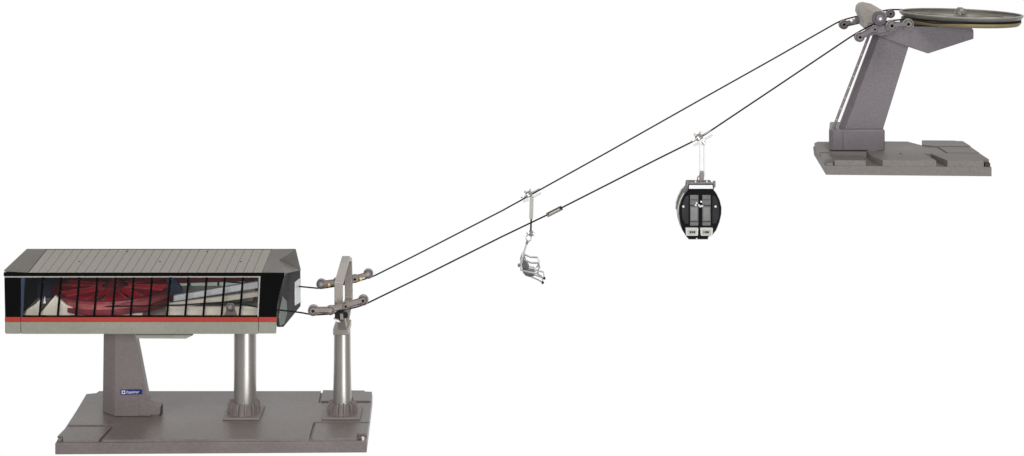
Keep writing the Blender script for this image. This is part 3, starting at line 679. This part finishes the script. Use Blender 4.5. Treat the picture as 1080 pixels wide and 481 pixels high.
cab = MB().poly([gs(0.955, YG0-1.2), gs(0.99, YG0), gs(1.0, YG0+2), gs(1.0, YG1-2), gs(0.99, YG1), gs(0.955, YG1+1.2)]).build('cabin', M_black, gd, smooth=40)
yf = YG0-1.2
for sx in (728.0, 740.9):
    wv = MB()
    f = MB().pxz([(sx-0.2, 205.8), (sx+8.6, 205.8), (sx+8.6, 238), (sx-0.2, 238)], yf-0.5, yf+0.3).build('window', M_wpanel, cab, 0.3)
    MB().pxz([(sx-0.1, 216.2), (sx+8.5, 216.2), (sx+8.5, 217.6), (sx-0.1, 217.6)], yf-0.9, yf-0.3).build('window_bar', M_seam, f)
    MB().pxz([(sx+0.5, 210.6), (sx+7.9, 210.6), (sx+7.9, 211.2), (sx+0.5, 211.2)], yf-0.8, yf-0.3).build('window_bar', M_seam, f)
    MB().pxz([(sx-0.1, 233.4), (sx+8.5, 233.4), (sx+8.5, 234.2), (sx-0.1, 234.2)], yf-0.9, yf-0.3).build('window_bar', M_seam, f)
    MB().pxz([(sx+1.0, 218.8), (sx+7.4, 218.8), (sx+7.4, 232.4), (sx+1.0, 232.4)], yf-0.7, yf-0.3).build('seat_back', mat('seat_pale', (0.19, 0.187, 0.182), 0.4, var=0.15, scale=120), f)
MB().pxz([(726.3, 206.5), (726.2, 236), (722.5, 236), (719.4, 229), (719.0, 221), (720.6, 213), (723.2, 207)], yf-0.3, yf+0.5).build('window', M_wdim, cab, 0.3)
MB().pxz([(751.3, 206.5), (751.4, 236), (755, 236), (758.2, 229), (758.6, 221), (757.2, 213), (754.6, 207)], yf-0.3, yf+0.5).build('window', M_wdim, cab, 0.3)
# little chrome fittings across the doors
for a, b_ in ((734.6, 214.2), (737.2, 216.6), (739.6, 212.8), (738.6, 217.8), (733.8, 216.5), (740.6, 217.4)):
    MB().pxz([(a-0.9, b_-0.9), (a+0.9, b_-0.7), (a+0.9, b_+0.8), (a-0.8, b_+0.9)], yf-1.5, yf-0.4).build('door_fitting', M_white, cab)
for a in (720.6, 754.6): MB().lathe([(0.5, -1.4), (1.2, -0.8), (1.2, 0.5)], pp(a, 217.8, yf), 'Y', 14).build('lamp_stud', M_white, cab)
# roof frame and posts
MB().pxz([(726.2, 194.5), (752.2, 194.5), (753.4, 199.8), (725.2, 199.8)], YG0+2, YG1-2).build('roof', M_wdim, cab, 0.6)
MB().pxz([(727, 195.4), (751.6, 195.4), (752, 199.2), (726.6, 199.2)], YG0+0.2, YG0+2.2).build('roof_lip', M_white, cab, 0.2)
rr = MB(); rr.tube([pp(725, 193.2, YG0+4), pp(753.4, 193.2, YG0+4)], 0.9, 8).build('roof_rail', M_sheave, cab)
for a in (725.2, 753.2): MB().lathe([(1.5, -1.5), (1.5, 4.6), (0.9, 5.2)], pp(a, 196, YG0+4), 'Z', 12).build('roof_post', M_sheave, cab)
for a in (733, 745): MB().pxz([(a, 190.8), (a+1.2, 190.8), (a+1.2, 196), (a, 196)], YG0+4, YG0+6).build('roof_post', M_white, cab)
# chrome side frame on the left flank
sf = [Vector((p.x-0.6, 0, p.z)) for p in [L0[i] for i in (18, 17, 16, 15)]]
for yy in (YG0+4, YG1-3):
    MB().tube([Vector((p.x, yy, p.z)) for p in sf], 0.7, 8).build('side_frame', M_pale, cab)
sp_ = [L0[i] for i in (18, 17, 16)]
MB().poly([[Vector((sp_[0].x-.3, YG0+5, sp_[0].z)), Vector((sp_[1].x-.3, YG0+5, sp_[1].z)), Vector((sp_[2].x-.3, YG0+5, sp_[2].z)), Vector((sp_[2].x+1, YG0+5, sp_[2].z)), Vector((sp_[1].x+1, YG0+5, sp_[1].z)), Vector((sp_[0].x+1, YG0+5, sp_[0].z))],
           [Vector((sp_[0].x-.3, YG1-4, sp_[0].z)), Vector((sp_[1].x-.3, YG1-4, sp_[1].z)), Vector((sp_[2].x-.3, YG1-4, sp_[2].z)), Vector((sp_[2].x+1, YG1-4, sp_[2].z)), Vector((sp_[1].x+1, YG1-4, sp_[1].z)), Vector((sp_[0].x+1, YG1-4, sp_[0].z))]]).build('side_panel', M_wdim, cab)
# ski boxes with dark markings
for bx, mk in ((723.2, ((727.4, 729.3), (729.9, 731.3), (731.7, 733.2))), (738.6, ((742.0, 742.9), (743.8, 745.6), (746.0, 747.6)))):
    o = MB().pxz([(bx, 240.8), (bx+13.4, 240.8), (bx+13.0, 248.8), (bx+0.6, 248.8)], yf-4.5, yf+0.5).build('ski_box', M_pale, cab, 0.5)
    MB().pxz([(bx+1.6, 242.1), (bx+11.8, 242.1), (bx+11.6, 247.6), (bx+1.8, 247.6)], yf-4.9, yf-4.3).build('ski_box_panel', mat('box_grey', (0.40, 0.39, 0.36), 0.5), o, 0.2)
    for q0_, q1_ in mk: MB().pxz([(q0_, 243.9), (q1_, 243.9), (q1_, 246.0), (q0_, 246.0)], yf-5.2, yf-4.8).build('mark', M_bolt, o)
MB().lathe([(0.5, -1), (0.9, -0.7), (0.9, 0.5)], pp(734.8, 251.6, yf-0.4), 'Y', 12).build('lamp_stud', M_pale, cab)

# ------------------------------------------------------------------ chair
ch = root('chairlift_chair', 'small silver open chair with grey seat and footrest hanging from the upper strand', 'chair lift seat', tuple(pp(559, 205, YB)))
YH = YB
grip(ch, 558.5, 205.6, YH, math.radians(27), M_pale)
MB().pxz([(558.8, 207.5), (562.8, 207.5), (562.3, 231), (558.3, 231)], YH-4, YH-1).build('hanger_arm', M_arm, ch, 0.4)
MB().pxz([(559.4, 230.5), (561.2, 230.5), (560.8, 244), (558.8, 244)], YH-3.6, YH-1.6).build('hanger_strap', M_seam, ch)
MB().lathe([(1.8, -5), (3.0, -4.4), (3.0, 0)], pp(560, 245.6, YH), 'Y', 20).build('swivel', M_sheave, ch)
MB().lathe([(1.0, -5.4), (1.8, -5.0), (1.8, -3)], pp(562.6, 246, YH), 'Y', 14).build('swivel_bolt', M_bolts, ch)
MB().lathe([(1.0, -5.4), (1.8, -5.0), (1.8, -3)], pp(556.8, 244.4, YH), 'Y', 14).build('swivel_bolt', M_bolts, ch)
rgc = pp(557.6, 251, YH-2)
MB().tube([rgc+Vector((2.9*math.cos(t), 0, 3.6*math.sin(t))) for t in [2*math.pi*i/20 for i in range(20)]], 0.75, 8, closed=True).build('link_ring', M_chrome, ch)
MB().tube([pp(556.6, 254, YH-2), pp(555.4, 257.5, YH-2)], 1.5, 10).build('rod_socket', M_sheave, ch)
MB().tube([pp(556, 256, YH-2), pp(548.8, 279.5, YH-2)], 1.25, 8).build('suspension_rod', M_chrome, ch)
MB().lathe([(0.9, -2.5), (1.6, -2), (1.6, 2)], pp(547.4, 279.8, YH-3), 'Y', 14).build('rod_foot', M_sheave, ch)
YN, YR = YH-13, YH+11
# seat shell and backrest (curved bands across the width)
bk = [(551.2, 268.6), (553.0, 269.4), (555.6, 277), (560, 281.2), (566, 283.6), (566.2, 285), (559, 283.2), (553.6, 280.6), (550.6, 279.6)]
def band(pts, y0, y1, m_, nm, bev=0.4):
    q = [pp(a, b, YH) for a, b in pts]; return MB().xz([(p.x, p.z) for p in q], y0, y1).build(nm, m_, ch, bev)
band([(550.6, 271), (552.6, 269), (555.8, 277.6), (558.0, 280.4), (553, 281.8), (549.6, 279)], YH-9, YH+8, M_seat, 'backrest')
band([(551, 281.4), (556, 284.6), (564.4, 285.6), (564, 288.6), (559, 290.2), (554, 288.6), (551.4, 285.4)], YH-9, YH+8, M_seat, 'seat')
def wire(pts, y, r, nm, m_=M_chrome): return MB().tube([pp(a, b, YH)+Vector((0, y-YH, 0)) for a, b in pts], r, 8).build(nm, m_, ch)
for y in (YN, YR):
    wire([(549.5, 281.5), (556, 283.4), (563, 284.8), (567.2, 284.2), (568.8, 278.6), (567.6, 274.2), (560, 274.0), (554, 271.4), (551.4, 268.5), (549.5, 275), (549.5, 281.5)], y, 1.1, 'armrest_frame')
    wire([(563, 286.4), (569, 288.6), (573.6, 290.0)], y, 0.9, 'footrest_bar')
    wire([(560, 288.6), (567, 291.6), (572, 294.6)], y, 0.9, 'footrest_bar')
for a, b_ in ((551.4, 268.5), (567.6, 274.2), (549.5, 281.5), (564.5, 285)):
    MB().tube([pp(a, b_, YH)+Vector((0, YN-YH, 0)), pp(a, b_, YH)+Vector((0, YR-YH, 0))], 1.1, 8).build('cross_bar', M_chrome, ch)
for a, b_ in ((573.6, 290.0), (572, 294.6)):
    MB().tube([pp(a, b_, YH)+Vector((0, YN-YH-1, 0)), pp(a, b_, YH)+Vector((0, YR-YH, 0))], 0.7, 8).build('foot_tube', M_pale, ch)
    MB().lathe([(1.0, -1.6), (1.5, -1.2), (1.5, 1.2)], pp(a, b_, YH)+Vector((0, YN-YH, 0)), 'Y', 12).build('foot_cap', M_bolt, ch)

for o in bpy.data.objects:
    if '_o' in o: del o['_o']
